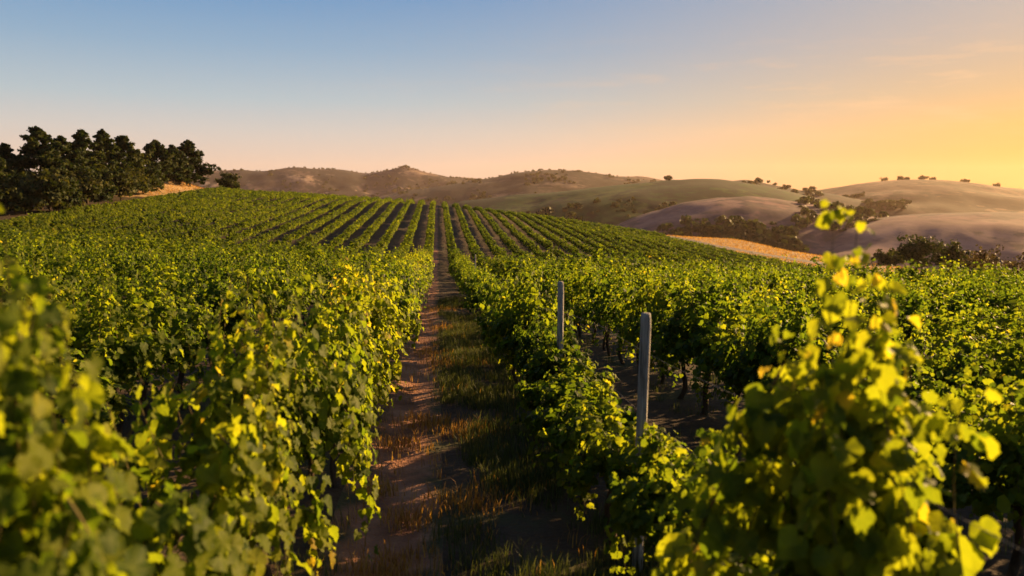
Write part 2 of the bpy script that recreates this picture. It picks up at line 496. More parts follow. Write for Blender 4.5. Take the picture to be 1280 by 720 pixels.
def vine_shoots(r, H, W, L, nS, nD, nX, cord=.78, dropz=.35):
    """Shoot curves of one vine (local: y along the row, x across). -> list of (pts, sizefactor)"""
    out = []
    n = 12
    s = np.linspace(0, 1, n)
    for i in range(nS):
        y0 = r.uniform(-L, L)
        ln = (H - cord) * r.uniform(.72, 1.06)
        sd = r.choice([-1, 1]) * r.uniform(.15, 1) * W
        x = sd * s**.8 + r.normal(0, .03) * np.sin(s * 5)
        y = y0 + r.normal(0, .16) * s + r.normal(0, .03) * np.sin(s * 7)
        z = cord + ln * s - abs(sd) * .35 * s**3
        out.append((np.stack([x, y, z], -1), 1.0))
    for i in range(nD):
        y0 = r.uniform(-L, L)
        sg = r.choice([-1, 1])
        zt = r.uniform(cord + .15, max(H - .25, cord + .3))
        zb = r.uniform(dropz, cord + .25)
        x = sg * W * (r.uniform(.5, .9) + r.uniform(.1, .6) * np.sin(s * np.pi * .75))
        y = y0 + r.normal(0, .18) * s
        z = zt + .12 * np.sin(s * np.pi) + (zb - zt) * s
        out.append((np.stack([x, y, z], -1), 1.0))
    for i in range(nX):           # long whips above the hedge
        y0 = r.uniform(-L, L)
        ln = (H - cord) + r.uniform(.08, .32)
        lx, ly = r.normal(0, .22), r.normal(0, .2)
        x = r.uniform(-.4, .4) * W + lx * s**1.5
        y = y0 + ly * s**1.5
        z = cord + ln * s - .18 * s**4 * r.uniform(0, 1)
        out.append((np.stack([x, y, z], -1), .8))
    return out


def vine_leaves(r, shoots, per, size, lod, name, mat, jit=.09, tint=.45):
    pos, nr, tp_, sz, ti = [], [], [], [], []
    for pts, sf in shoots:
        n = max(4, int(per * r.uniform(.8, 1.2)))
        if sf < 1: n = int(n * 1.25)
        s = np.sort(r.uniform(.04, 1, n))
        s[-1] = 1.0; s[-2] = .97
        q = np.stack([np.interp(s * (len(pts) - 1), np.arange(len(pts)), pts[:, k]) for k in range(3)], -1)
        rad = unit(r.normal(0, 1, (n, 3)) * [1, 1, .6])
        p = q + rad * r.uniform(.3, 1.3, (n, 1)) * (jit if sf >= 1 else jit * np.where(s > .6, .5, 1)[:, None])
        p[:, 2] = np.maximum(p[:, 2], .1)
        outw = np.stack([np.sign(p[:, 0]) * np.minimum(np.abs(p[:, 0]) * 3, 1.2), 0 * s, 0 * s], -1)
        nm = outw * .7 + rad * .6 + np.array([0, 0, .55]) + r.normal(0, .42, (n, 3))
        tpv = rad * .8 + outw * .4 + np.array([0, 0, -.9]) + r.normal(0, .35, (n, 3))
        pos.append(p); nr.append(nm); tp_.append(tpv)
        taper = np.where(s > .7, 1 - (s - .7) * 1.5, 1)
        sz.append(size * r.uniform(.62, 1.2, n) * taper * (sf if sf < 1 else 1))
        t = np.clip(r.normal(tint, .15, n) + (s - .6) * .25 + (r.random(n) < .012) * .4, 0, 1)
        ti.append(t)
    c = np.concatenate
    return leaves_mesh(name, c(pos), c(nr), c(tp_), c(sz), c(ti), mat, lod, r)


def vine_wood(r, H, L, cord=.78, sides=7):
    m = MB()
    n = 9
    s = np.linspace(0, 1, n)
    a, b_ = r.normal(0, .05), r.normal(0, .07)
    p = np.stack([a * np.sin(s * 3) + .015 * np.sin(s * 11 + a * 50), b_ * np.sin(s * 2.6) + .015 * np.cos(s * 9), s * (cord + .02) - .12 * (1 - s)], -1)
    rad = np.interp(s, [0, .15, .8, 1], [.055, .038, .032, .036]) * r.uniform(.85, 1.25)
    m.tube(p, rad, sides)
    top = p[-1]
    for sg in (-1, 1):
        t = np.linspace(0, 1, 6)
        q = top + np.stack([r.normal(0, .02) * t, sg * L * .95 * t, .03 * np.sin(t * 3) - .02 * t - .015], -1)
        m.tube(q, np.interp(t, [0, 1], [.028, .014]), 5)
    return m.mesh("trunk", M_BARK, True)


def cane_mesh(shoots, every=1):
    m = MB()
    for pts, sf in shoots[::every]:
        m.tube(pts, np.linspace(.0045, .0014, len(pts)), 3, cap=False)
    return m.mesh("cane", M_CANE)


ORD = "first second third fourth fifth sixth seventh eighth ninth tenth eleventh twelfth thirteenth fourteenth fifteenth sixteenth seventeenth eighteenth nineteenth twentieth".split()


def ordinal(n):
    if n <= 20: return ORD[n - 1]
    tens = {2: "twenty", 3: "thirty", 4: "forty", 5: "fifty"}[n // 10]
    if n % 10 == 0: return {2: "twentieth", 3: "thirtieth", 4: "fortieth"}[n // 10]
    return tens + "-" + ORD[n % 10 - 1]


# ------------------------------------------------------------------ where vines stand
SP, STEP, OFF = 2.5, 1.15, .20
sites = []
for k in range(-20, 19):
    x = SP * (k + .5) + OFF
    y1 = 180.0
    if x < -47.5: continue
    if x < -44: y1 = 168
    if x > 30: y1 = 180 - (x - 30) * 1.0
    rr = np.random.default_rng(1000 + k)
    y = -1.0 + rr.uniform(0, STEP)
    while y < y1:
        sites.append((k, x + rr.normal(0, .05), y + rr.normal(0, .06)))
        y += STEP * (1 if y < 40 else 1.0)
sites = np.array(sites)
for k_, yt in ((0, 2.25), (0, 3.3), (-1, 1.9), (-1, 4.5)):      # the few vines that stand out beside the path
    c_ = np.where(sites[:, 0] == k_)[0]
    j_ = c_[np.argmin(np.abs(sites[c_, 2] - yt))]
    sites[j_, 2] = yt
dist = np.hypot(sites[:, 1], sites[:, 2])
vis = in_view(sites[:, 1], sites[:, 2], 4) & (sites[:, 2] > .2)
near_first = (np.abs(sites[:, 1]) < 1.8) & (sites[:, 2] > .9)
sites_v = np.where(vis | (near_first & (sites[:, 2] < 3)))[0]
# rank by how large a vine shows: the path's own rows show their whole side, the ones behind only their tops
hide = np.where(np.abs(sites[:, 1]) < 1.8, .62, 1.0)
order = sites_v[np.argsort((dist * hide)[sites_v])]
N_IND = 290
ind = order[:N_IND]
rest = np.where(in_view(sites[:, 1], sites[:, 2], 22) & (sites[:, 2] > -.5) & ~np.isin(np.arange(len(sites)), ind))[0]

# --- templates
NEAR, MIDL = {}, {}


def near_template(kind, seed):
    r = np.random.default_rng(seed)
    p = {"tall": dict(tint=.52, H=1.98, W=.40, nS=16, nD=14, nX=2, dropz=.22),  # raised tint paints sunlight into the leaves of the row left of the path
         "low": dict(H=1.5, W=.35, nS=13, nD=7, nX=3, dropz=.35),
         "bushy": dict(H=1.82, W=.46, nS=17, nD=10, nX=4, dropz=.4, L=.44),
         "tower": dict(H=2.28, W=.40, nS=18, nD=11, nX=4, dropz=.35, per=46, ls=.096, tw=1, tint=.45),
         "giant": dict(H=2.35, W=.44, nS=20, nD=15, nX=8, dropz=.25)}[kind]
    sh = vine_shoots(r, p["H"] * r.uniform(.9, 1.08), p["W"], p.get("L", .58), p["nS"], p["nD"], p["nX"], dropz=p["dropz"])
    if kind == "bushy":
        for q, _ in sh: q[:, 1] *= np.interp(q[:, 2], [.9, 1.4, 1.9], [1.1, .9, .5])
    if p.get("tw"):           # draw the shoots in to a cone round the stem
        for q, _ in sh:
            k = np.interp(q[:, 2], [.8, 1.5, 2.3], [1.0, .6, .16])
            q[:, 1] *= k; q[:, 0] *= np.interp(q[:, 2], [.8, 1.5, 2.3], [1.3, .85, .25])
    return (vine_leaves(r, sh, p.get("per", 48), p.get("ls", .098), 3, "foliage", M_LEAF, tint=p.get("tint", .34)), vine_wood(r, p["H"], .55), cane_mesh(sh))


def mid_template(kind, seed):
    r = np.random.default_rng(seed)
    H = {"tall": 1.95, "low": 1.6, "bushy": 1.80}[kind] * r.uniform(.88, 1.1)
    sh = vine_shoots(r, H, .44, .44 if kind == "bushy" else .56, 15, 8, 3, dropz=.4)
    if kind == "bushy":
        for q, _ in sh: q[:, 1] *= np.interp(q[:, 2], [.9, 1.4, 1.9], [1.1, .9, .5])
    return (vine_leaves(r, sh, 30, .108, 2, "foliage", M_LEAF, tint={"tall": .5}.get(kind, .32)), vine_wood(r, H, .55, sides=5), None)  # tall vines tinted yellower to stand in for sun on their row


for kind, n in (("tall", 6), ("low", 6), ("bushy", 6)):
    NEAR[kind] = [near_template(kind, 50 + i * 7 + len(kind) * 100) for i in range(n)]
    MIDL[kind] = [mid_template(kind, 90 + i * 7 + len(kind) * 100) for i in range(n)]
NEAR["tower"] = [near_template("tower", 801), near_template("tower", 803)]
NEAR["giant"] = [near_template("giant", 700 + i) for i in range(3)]

per_row = {}
rows_txt = lambda k: (f"{ordinal(k + 1)} row right" if k >= 0 else f"{ordinal(-k)} row left")
look = {"tall": "tall sunlit yellow green grapevine with leaves hanging to the ground", "low": "low grapevine", "bushy": "bushy grapevine", "giant": "very tall grapevine with shoots reaching above the others"}
protos = {}
SPECIAL = {}


def put_vine(kind, tmpl, loc, rot, scale, label, group, canes):
    key = id(tmpl[0])
    if key not in protos:
        root = bpy.data.objects.new("grapevine", None)
        COL.objects.link(root)
        parts = [link("foliage", tmpl[0], root), link("trunk", tmpl[1], root)]
        if tmpl[2]: parts.append(link("cane", tmpl[2], root))
        protos[key] = (root, parts)
        o = root
    else:
        src, parts = protos[key]
        o = src.copy()
        COL.objects.link(o)
        for c in parts:
            d = c.copy(); COL.objects.link(d); d.parent = o
    o.location = loc
    o.rotation_euler = (0, 0, rot)
    o.scale = scale
    tag(o, label, "grapevine", group)
    return o


for idx in sorted(ind, key=lambda i: (sites[i, 0], sites[i, 2])):
    k, x, y = sites[idx]
    k = int(k)
    per_row[k] = per_row.get(k, 0) + 1
    d = dist[idx]
    r = np.random.default_rng(int(idx) + 5)
    lx, rot, zs = 0.0, (0 if r.random() < .5 else math.pi) + r.normal(0, .08), r.uniform(.76, 1.16)
    kind = "tall" if k == -1 else "low" if k == 0 else "bushy"
    if k == -1 and y > 12: kind = r.choice(["tall", "bushy"])
    if k == 0 and (y > 9): kind = r.choice(["low", "bushy"])
    if k == -1 and y < 2.6: kind = "giant"; zs = .98
    if k == 0 and 2.0 < y < 2.5: kind = "tower"; zs = 1.13
    if k == -1 and 1.6 < y < 2.7: kind = "tower"; zs = 1.02
    if k == -1 and 4.0 < y < 5.1: kind = "tower"; zs = .98
    if kind == "tall": zs = r.uniform(.93, 1.08)
    if k == 0 and 3.9 < y < 5.6: zs = .80
    near = d < 13
    tm = (NEAR if near else MIDL)[kind if near or kind not in ("giant", "tower") else "tall"]
    t = tm[int(r.integers(len(tm)))]
    n = per_row[k]
    txt = {"tall": "tall sunlit yellow green grapevine", "low": "low grapevine", "bushy": "bushy green grapevine", "giant": "very tall grapevine", "tower": "very tall cone shaped grapevine"}[kind]
    lab = f"{txt}, {ordinal(n)} plant up the {rows_txt(k)} of the dirt path"
    put_vine(kind, t, (x, y, gz(x, y)), rot, (r.uniform(.92, 1.1) * (.78 if k == -1 and y < 9 else 1), r.uniform(.95, 1.1), zs), lab, "grapevines in rows beside the dirt path", near)

# --- the many vines beyond, one mass
r = np.random.default_rng(99)
pos, nr, tp_, sz, ti = [], [], [], [], []
wood = MB()
for idx in rest:
    k, x, y = sites[idx]
    d = dist[idx]
    n = int(np.interp(d, [18, 35, 70, 120, 200], [420, 300, 190, 125, 95]))
    s0 = float(np.interp(d, [18, 35, 70, 120, 200], [.125, .145, .185, .23, .26]))
    vig = .35 + 1.3 * vnoise(x * .17 + 5, y * .15)
    H = (1.42 + .45 * vig * r.uniform(.5, 1.3) + r.normal(0, .22 if d < 80 else .05)) * float(np.interp(d, [28, 62, 84, 130], [1, .75, .57, .54]))
    W = np.interp(d, [20, 70, 100], [.42, .35, .34])
    if r.random() < .05: continue
    yy = np.clip(r.normal(0, .34, n), -.75, .75) if d < 90 else r.uniform(-.62, .62, n)
    # hedge section: dense rounded top, ragged sides
    top = H - .16 * np.abs(np.sin(yy * 4 + x)) * r.random(n)
    zz = .38 + (top - .38) * r.beta(2.0, 1.15, n)
    if d < 95: yy = yy * np.interp(zz / top, [.45, 1.0], [1.05, .38])
    wz = W * np.clip(1.15 - ((zz - 1.15) / 1.1) ** 2 * .55, .4, 1.1)
    xx = r.choice([-1, 1], n) * wz * r.beta(2.2, 1.0, n)
    wh = r.random(n) < (.05 if d < 70 else .012)
    zz = np.where(wh, top + r.uniform(0, .35, n), zz); xx = np.where(wh, xx * .5, xx)
    P = np.stack([x + xx, y + yy, zz], -1)
    P[:, 2] += ground_z(P[:, 0] * 0 + x, P[:, 1], False)
    nm = np.stack([np.sign(xx) * (np.abs(xx) / W) * .8, 0 * xx, np.where(zz > H - .3, 1.0, .45)], -1) + r.normal(0, .5, (n, 3))
    tpv = np.stack([np.sign(xx) * .4, 0 * xx, -.8 + 0 * xx], -1) + r.normal(0, .5, (n, 3))
    pos.append(P); nr.append(nm); tp_.append(tpv)
    sz.append(s0 * r.uniform(.6, 1.25, n))
    ti.append(np.clip(r.normal((.41 if k < 0 else .32) + .10 * (vig - 1), .14, n) + r.normal(0, .06), 0, 1))  # sunlit left rows painted yellower, shaded right rows darker, through the leaf tint
    if d < 60:
        g0 = gz(x, y)
        wood.tube(np.array([[x, y, g0 - .1], [x + r.normal(0, .04), y, g0 + .45], [x, y, g0 + .85]]), [.045, .035, .03], 4)
c = np.concatenate
mass = leaves_mesh("distant_vines", c(pos), c(nr), c(tp_), c(sz), c(ti), M_LEAF_FAR, 1, r)
tag(link("distant_vines", mass), "mass of vine rows covering the slope up to the crest", "vines", kind="stuff")
tag(link("distant_vine_stems", wood.mesh("distant_vine_stems", M_BARK, True)), "dark vine stems under the massed rows", "stems", kind="stuff")

# ------------------------------------------------------------------ posts and wires


def post(x, y, h, rad, lean, label, group="wooden trellis posts"):
    m = MB()
    s = np.array([0, .05, .5, .95, .985, 1.0])
    z = -.3 + (h + .3) * s
    p = np.stack([lean[0] * s + .006 * np.sin(s * 9), lean[1] * s, z], -1)
    m.tube(p, rad * np.array([1.06, 1.04, 1.0, .97, .95, .84]), 10)
    o = link("trellis_post", m.mesh("trellis_post", M_WOOD, False), None, (x, y, gz(x, y)))
    tag(o, label, "post", group)
    return o


def post_at(px, py, x, rad, lean, label):
    """a post in the row at X whose top shows at a photo pixel"""
    p = at(px, py, 100.0)
    k = x / p[0]
    y, z = p[1] * k, CAMZ + (p[2] - CAMZ) * k
    return post(x, y, z - gz(x, y), rad, lean, label)


post_at(804, 391, 1.45, .039, (.012, -.02), "weathered grey wooden post, the taller looking of two beside the dirt path")
post_at(702, 352, 1.45, .039, (-.012, .01), "slim grey wooden post, standing second along the row by the path")
post_at(478, 341, -1.1, .024, (.02, .0), "thin pale post poking out of the tall row across the path")
post_at(594, 318, 1.46, .03, (.0, .02), "grey post half hidden in leaves, third along the row by the path")
for nm, x0, ys in (("r", 1.45, ()),):
    for zi, hz in enumerate((1.25, 1.72)):
        m = MB()
        yy = np.linspace(-1 if x0 > 0 else 0, 26, 60)
        p = np.stack([np.full(60, x0 + .03), yy, ground_z(np.full(60, x0), yy, False) + hz - .03 * np.abs(np.sin(yy))], -1)
        m.tube(p, np.full(60, .0011), 4)
        tag(link("trellis_wire", m.mesh("trellis_wire", M_WOOD)), f"thin {'upper' if zi else 'lower'} trellis wire along the {'row with the grey posts' if x0 > 0 else 'tall row across the path'}", "wire", "trellis wires")

# ------------------------------------------------------------------ grass


def blades(name, pts, h, mat, tint, r, width=.006, lean=.45):
    n = len(pts)
    ang = r.uniform(0, 2 * np.pi, n)
    d = np.stack([np.cos(ang), np.sin(ang), 0 * ang], -1)
    sd = np.stack([-np.sin(ang), np.cos(ang), 0 * ang], -1)
    ln = r.uniform(.3, 1, n)[:, None] * lean
    h = h[:, None]
    w = (width * r.uniform(.6, 1.4, n))[:, None]
    up = np.array([0, 0, 1.])
    b0, b1 = pts - sd * w, pts + sd * w
    m_ = pts + up * h * .55 + d * h * ln * .3
    t_ = pts + up * h * (1 - .35 * ln) + d * h * ln
    v = np.stack([b0, b1, m_ + sd * w * .7, m_ - sd * w * .7, t_], 1).reshape(-1, 3)
    o = (np.arange(n) * 5)[:, None]
    q = o + np.array([[0, 1, 2, 3]]); t = o + np.array([[3, 2, 4]])
    return mesh_np(name, v, [q, t], mat, {"tint": np.concatenate([tint, tint])})


def tufts(cx_, cy_, rad, nb, r):
    P = []
    for x, y, q, n in zip(cx_, cy_, rad, nb):
        a = r.normal(0, 1, (int(n), 2)) * q
        P.append(np.stack([x + a[:, 0], y + a[:, 1]], -1))
    P = np.vstack(P)
    return np.column_stack([P, ground_z(P[:, 0], P[:, 1]) - .01])


r = np.random.default_rng(5)
n = 3800
yy = 1.5 + 32 * r.random(n) ** 1.7
xx = np.where(r.random(n) < .72, r.uniform(.02, 1.9, n), r.choice([-1, 1], n) * r.uniform(.85, 7, n))
keep = (vnoise(xx * 1.1 + 4, yy * .9) > .34)
xx, yy = xx[keep], yy[keep]
pts = tufts(xx, yy, r.uniform(.05, .14, len(xx)), r.integers(18, 40, len(xx)), r)
hh = r.uniform(.06, .26, len(pts)) * (.6 + .8 * vnoise(pts[:, 0] * 2, pts[:, 1] * 2))
tag(link("green_weeds", blades("green_weeds", pts, hh, M_WEED, np.clip(r.normal(.42, .2, len(pts)), 0, 1), r, .0035)), "low dark green weeds growing along the path and under the vines", "weeds", kind="stuff")

# dry straw patches
px = [(-.42, 5.0, .16, 500), (-.30, 6.0, .10, 200), (.22, 6.4, .2, 380), (-.2, 9.5, .22, 420), (-.5, 8.4, .14, 260), (.35, 9.0, .2, 300), (.1, 14.5, .3, 380), (-.3, 16, .25, 300), (.6, 4.1, .12, 240), (-.75, 3.7, .1, 120), (-.62, 6.8, .12, 200), (0.1, 21, .4, 420), (-.1, 28, .5, 500)]
pts = tufts([p[0] for p in px], [p[1] for p in px], [p[2] for p in px], [p[3] for p in px], r)
n2 = 260
x2, y2 = r.uniform(-1.0, 1.2, n2), 2.5 + 25 * r.random(n2) ** 1.5
p2 = tufts(x2, y2, np.full(n2, .05), r.integers(4, 14, n2), r)
pts = np.vstack([pts, p2])
hh = r.uniform(.05, .22, len(pts))
tag(link("dry_grass", blades("dry_grass", pts, hh, M_STRAW, r.random(len(pts)), r, .004, .6)), "patches of dry straw coloured grass on the wheel track", "grass", kind="stuff")

# tall dry grass over the golden slope and the bank
n3 = 20000
x3, y3 = r.uniform(47, 80, n3), r.uniform(58, 165, n3)
k3 = np.abs(x3 - np.interp(y3, ty, tx)) > 1.9
x3, y3 = x3[k3], y3[k3]
p3 = np.column_stack([x3, y3, ground_z(x3, y3) - .02])
x4, y4 = r.uniform(-66, -49.5, 5000), r.uniform(132, 182, 5000)
k4 = x4 < 0
p4 = np.column_stack([x4, y4, ground_z(x4, y4) - .02])[k4]
p3 = np.vstack([p3, p4])
tag(link("slope_grass", blades("slope_grass", p3, r.uniform(.12, .4, len(p3)), M_STRAW, r.random(len(p3)), r, .05, .5)), "tall golden grass standing on the dry slope and bank", "grass", kind="stuff")

# ------------------------------------------------------------------ trees


def clump_leaves(centres, radii, per, size, r, lo=.1, hi=.9, flat=.7):
    P, Nn, T, S, C = [], [], [], [], []
    for c_, q, n_ in zip(centres, radii, per):
        d = unit(r.normal(0, 1, (n_, 3)))
        rr_ = q * r.random((n_, 1)) ** .45
        P.append(c_ + d * rr_ * [1, 1, flat])
        Nn.append(d + np.array([0, 0, .4]) + r.normal(0, .5, (n_, 3)))
        T.append(d * .6 + r.normal(0, .7, (n_, 3)))
        S.append(size * r.uniform(.6, 1.3, n_))
        C.append(np.clip(r.normal(r.uniform(lo, hi), .14, n_), 0, 1))
    c = np.concatenate
    return c(P), c(Nn), c(T), c(S), c(C)


def conifer(name, base, h, w, seed, label, mat=M_PINE, skirt=.12, dens=1.0, group="dark conifers at the edge of the vines", cat="tree"):
    r = np.random.default_rng(seed)
    root = bpy.data.objects.new(name, None); COL.objects.link(root)
    root.location = base
    m = MB()
    s = np.linspace(0, 1, 8)
    lx, ly = r.normal(0, .25), r.normal(0, .25)
    axis_ = lambda t: np.array([lx * np.sin(t * 2.5), ly * np.sin(t * 2), t * h])
    m.tube([axis_(t) - np.array([0, 0, .5 * (t == 0)]) for t in s], np.linspace(h * .02, .03, 8), 7)
    cen, rad, per = [], [], []
    nl = int(58 * dens)
    for i in range(nl):
        t = skirt + (1 - skirt) * (i + r.random()) / nl
        shape = np.interp(t, [skirt, .35, .6, .85, 1.0], [.85, 1.0, .74, .36, .05])
        ln = w * .5 * shape * r.choice([r.uniform(.5, .9), r.uniform(.85, 1.2)])
        a_ = i * 2.4 + r.normal(0, .4)
        d = np.array([math.cos(a_), math.sin(a_), 0])
        p0 = axis_(t)
        rise = r.uniform(-.2, .28) * ln
        q = [p0 + d * ln * u + np.array([0, 0, rise * u * u]) for u in (0, .35, .7, 1)]
        m.tube(q, np.linspace(.05, .015, 4) * h / 12, 4)
        for u in (.35, .55, .75, .9, 1.04):
            cen.append(p0 + d * ln * u + np.array([0, 0, rise * u * u]) + r.normal(0, .15, 3))
            rad.append(r.uniform(.28, .62) * (.35 + .65 * shape) * w / 6.5)
            per.append(int(26 * dens))
    cen.append(axis_(1.0)); rad.append(.4 * w / 6); per.append(24)
    link("trunk", m.mesh("trunk", M_TRUNK, True), root)
    P, Nn, T, S, C = clump_leaves(cen, rad, per, .25 * w / 6.5, r, .1, .8, .55)
    link("crown", leaves_mesh("crown", P, Nn, T, S, C, mat, 1, r), root)
    return tag(root, label, cat, group)


def broadleaf(name, base, h, w, seed, label, mat=M_BUSH, group=None, cat="tree", stem=.25, size=.32, n=60, per=34, trunk=True):
    r = np.random.default_rng(seed)
    root = bpy.data.objects.new(name, None); COL.objects.link(root)
    root.location = base
    m = MB()
    zc = h * (stem + (1 - stem) * .5)
    hz = h * (1 - stem) * .5
    cen, rad, pr = [], [], []
    m.tube([(0, 0, -.5), (w * .01, 0, h * stem), (-w * .01, w * .015, zc)], [h * .03, h * .022, h * .012], 7)
    for i in range(n):
        d = unit(r.normal(0, 1, 3))
        q = r.random() ** .4
        bump = 1 + .22 * math.sin(d[0] * 5 + seed) * math.cos(d[1] * 4 + seed * 2) + .12 * r.normal()
        c_ = np.array([d[0] * w * .42 * q * bump, d[1] * w * .42 * q * bump, zc + d[2] * hz * .86 * q * bump])
        c_[2] = max(c_[2], h * .08)
        cen.append(c_); rad.append(r.uniform(.09, .17) * w); pr.append(per)
        if i % 4 == 0:
            m.tube([(0, 0, h * stem * .9), c_ * [.45, .45, 1] * np.array([1, 1, .85]), c_], [h * .012, h * .008, h * .003], 4)
    link("trunk", m.mesh("trunk", M_TRUNK, True), root)
    P, Nn, T, S, C = clump_leaves(cen, rad, pr, size, r, .15, .8, .85)
    link("crown", leaves_mesh("crown", P, Nn, T, S, C, mat, 1, r), root)
    return tag(root, label, cat, group)


def stand(px, D):
    """ground point in the photo's direction px at horizontal distance D"""
    p = at(px, HORIZ, D)
    return p[0], p[1], gz(p[0], p[1])


def h_to(px, py, D, z): return at(px, py, D)[2] - z


CON = [(-22, 182, 112, 62, "dark conifer cut by the picture edge, at the outer end of the grove"),
       (12, 182, 118, 50, "dark conifer standing between the picture edge and the tallest one"),
       (50, 162, 116, 66, "tallest and broadest conifer, with a pointed leaning top"),
       (82, 172, 124, 50, "slim dark conifer just behind the tallest one"),
       (108, 165, 126, 54, "round topped conifer in the middle of the dark grove"),
       (134, 165, 133, 50, "conifer with a flat spreading top in mid grove"),
       (160, 172, 139, 56, "wide conifer with open layered branches, next to the flat topped one"),
       (196, 178, 152, 50, "dark conifer above the dry bank, first of the three at the grove's end"),
       (217, 183, 162, 40, "smaller conifer squeezed between the last two at the grove's end"),
       (238, 178, 166, 46, "last conifer of the grove, against the open sky")]
for i, (px, py, D, wpx, lab) in enumerate(CON):
    x, y, z = stand(px, D)
    conifer("conifer", (x, y, z), h_to(px, py, D, z), wpx * D / F * 1.12, 30 + i, lab, dens=1.15)
SHR = [(8, 230, 108, 24, "small olive shrub at the foot of the outermost conifers", M_BUSH), (60, 212, 110, 46, "sunlit olive shrub tree under the tallest conifer", M_BUSH),
       (100, 208, 118, 44, "olive shrub tree filling the gap below the slim conifer", M_BUSH), (150, 208, 132, 52, "rounded olive shrub tree at the grove's inner edge", M_BUSH), (178, 214, 143, 36, "olive shrub beside the dry grass bank", M_BUSH),
       (30, 224, 109, 40, "dark shrub between the olive shrubs under the conifers", M_PINE), (122, 226, 124, 30, "low dark shrub before the middle of the grove", M_PINE), (80, 232, 113, 30, "low dark shrub below the olive ones", M_PINE)]
for i, (px, py, D, wpx, lab, mt) in enumerate(SHR):
    x, y, z = stand(px, D)
    broadleaf("shrub_tree", (x, y, z), h_to(px, py, D, z), wpx * D / F * 1.1, 60 + i, lab, mt, "shrubs at the foot of the conifers", "shrub", .1, .42)
x, y, z = stand(287, 190)
broadleaf("round_bush", (x, y, z), h_to(287, 213, 190, z), 27 * 190 / F, 81, "round dark bush on the crest beyond the end of the conifers", M_BUSH, None, "bush", .1, .4)

# trees and brush beyond the golden slope
RT = [(1152, 294, 112, 54, "round dark green tree standing above the vines by the tan hill", M_BUSH), (1196, 304, 118, 34, "small yellowish tree next to the round dark tree", M_BUSH), (1118, 312, 128, 30, "low bush on the far side of the golden slope", M_BUSH)]
for i, (px, py, D, wpx, lab, mt) in enumerate(RT):
    x, y, z = stand(px, D)
    broadleaf("field_tree", (x, y, z), h_to(px, py, D, z), wpx * D / F * 1.1, 85 + i, lab, mt, "trees past the vines", "tree", .12, .34)
BR = [(1222, 312, 150, 46, "brown bush in the hazy valley beside the yellowish tree"), (1258, 316, 165, 44, "brown bush under the pinkish hill, between two others"), (1296, 312, 160, 50, "brown bush cut by the picture edge"), (1240, 306, 200, 56, "larger brown bush behind the row of valley bushes"), (1205, 318, 190, 40, "low brown bush behind the small yellowish tree")]
for i, (px, py, D, wpx, lab) in enumerate(BR):
    x, y, z = stand(px, D)
    broadleaf("valley_bush", (x, y, z), h_to(px, py, D, z), wpx * D / F * 1.15, 95 + i, lab, M_BRUSH, "brown bushes in the valley", "bush", .08, .5)

HT = [("green", 836, 9, 9, "lone round tree on top of the green hill"),
      ("behind", 952, 6, 6, "tree on the olive ridge, highest of its line"), ("behind", 968, 5, 6, "small tree on the olive ridge, second down its line"), ("behind", 985, 6, 7, "tree midway down the olive ridge line"),
      ("behind", 1006, 8, 7, "tallest tree near the low end of the olive ridge line"), ("behind", 1018, 5, 6, "last tree at the low end of the olive ridge line"),
      ("brown", 1106, 8, 13, "broad dark tree where the brown hill's top begins"), ("brown", 1126, 9, 11, "tree on the brown hill's top, first of the close pair"), ("brown", 1134, 8, 9, "tree on the brown hill's top, second of the close pair"),
      ("brown", 1152, 9, 14, "wide tree at the highest point of the brown hill"), ("brown", 1166, 7, 10, "tree just past the highest point of the brown hill"), ("brown", 1205, 8, 12, "single tree on the brown hill's far shoulder"), ("brown", 1246, 7, 12, "tree low on the brown hill's shoulder near the sun")]
for i, (key, px, h, w_, lab) in enumerate(HT):
    p = on_hill(key, px, 0.0)
    broadleaf("hilltop_tree", tuple(p - np.array([0, 0, .8])), h * .72, w_ * 1.0, 120 + i, lab, M_BUSH, "small trees on the hilltops", "tree", .12, h * .16, 26, 16)

# scrub over the hills: one mass
r = np.random.default_rng(44)
cen, rad = [], []


def scatter(key, n, px0, px1, v0, v1, s0, s1, clump=None, cut=.5):
    for _ in range(n):
        px, v = r.uniform(px0, px1), r.uniform(v0, v1)
        p = on_hill(key, px, v)
        if clump is not None and vnoise(px * .05 + clump, v * 7 + clump) < cut: continue
        q = r.uniform(s0, s1)
        cen.append(p + np.array([r.normal(0, 3), r.normal(0, 3), q * .35])); rad.append(q)


scatter("far", 800, 200, 600, -.9, -.04, 2.5, 5, 3, .62)
scatter("far", 70, 250, 560, -.03, .03, 1.5, 4)
scatter("mid", 900, 500, 860, -.95, -.15, 2, 4.5, 11, .64)
scatter("mid", 60, 560, 860, -.03, .03, 1.5, 3.5)
scatter("green", 500, 560, 840, -.95, -.5, 1.5, 4, 21, .6)
scatter("behind", 160, 900, 1040, -.9, 0, 2, 5, 6)
scatter("tan", 150, 830, 960, -.8, -.5, 1.5, 4)
scatter("tan", 120, 880, 1000, -.72, -.56, 2, 4.5)
scatter("tan", 110, 1000, 1100, -.5, .3, 1.5, 4)
scatter("rose", 60, 1030, 1300, -.95, -.7, 1.5, 3.5)
scatter("brown", 70, 1030, 1075, -.62, -.5, 2.5, 5)
scatter("brown", 60, 1085, 1130, -.72, -.62, 2.5, 5)
P, Nn, T, S, C = [], [], [], [], []
for c_, q in zip(cen, rad):
    n_ = 26
    d = unit(r.normal(0, 1, (n_, 3))); d[:, 2] = np.abs(d[:, 2])
    P.append(c_ + d * q * [1, 1, .75] * r.uniform(.6, 1, (n_, 1))); Nn.append(d + r.normal(0, .3, (n_, 3))); T.append(r.normal(0, 1, (n_, 3)))
    S.append(q * r.uniform(.5, 1.0, n_)); C.append(np.clip(r.normal(r.uniform(.1, .7), .1, n_), 0, 1))
c = np.concatenate
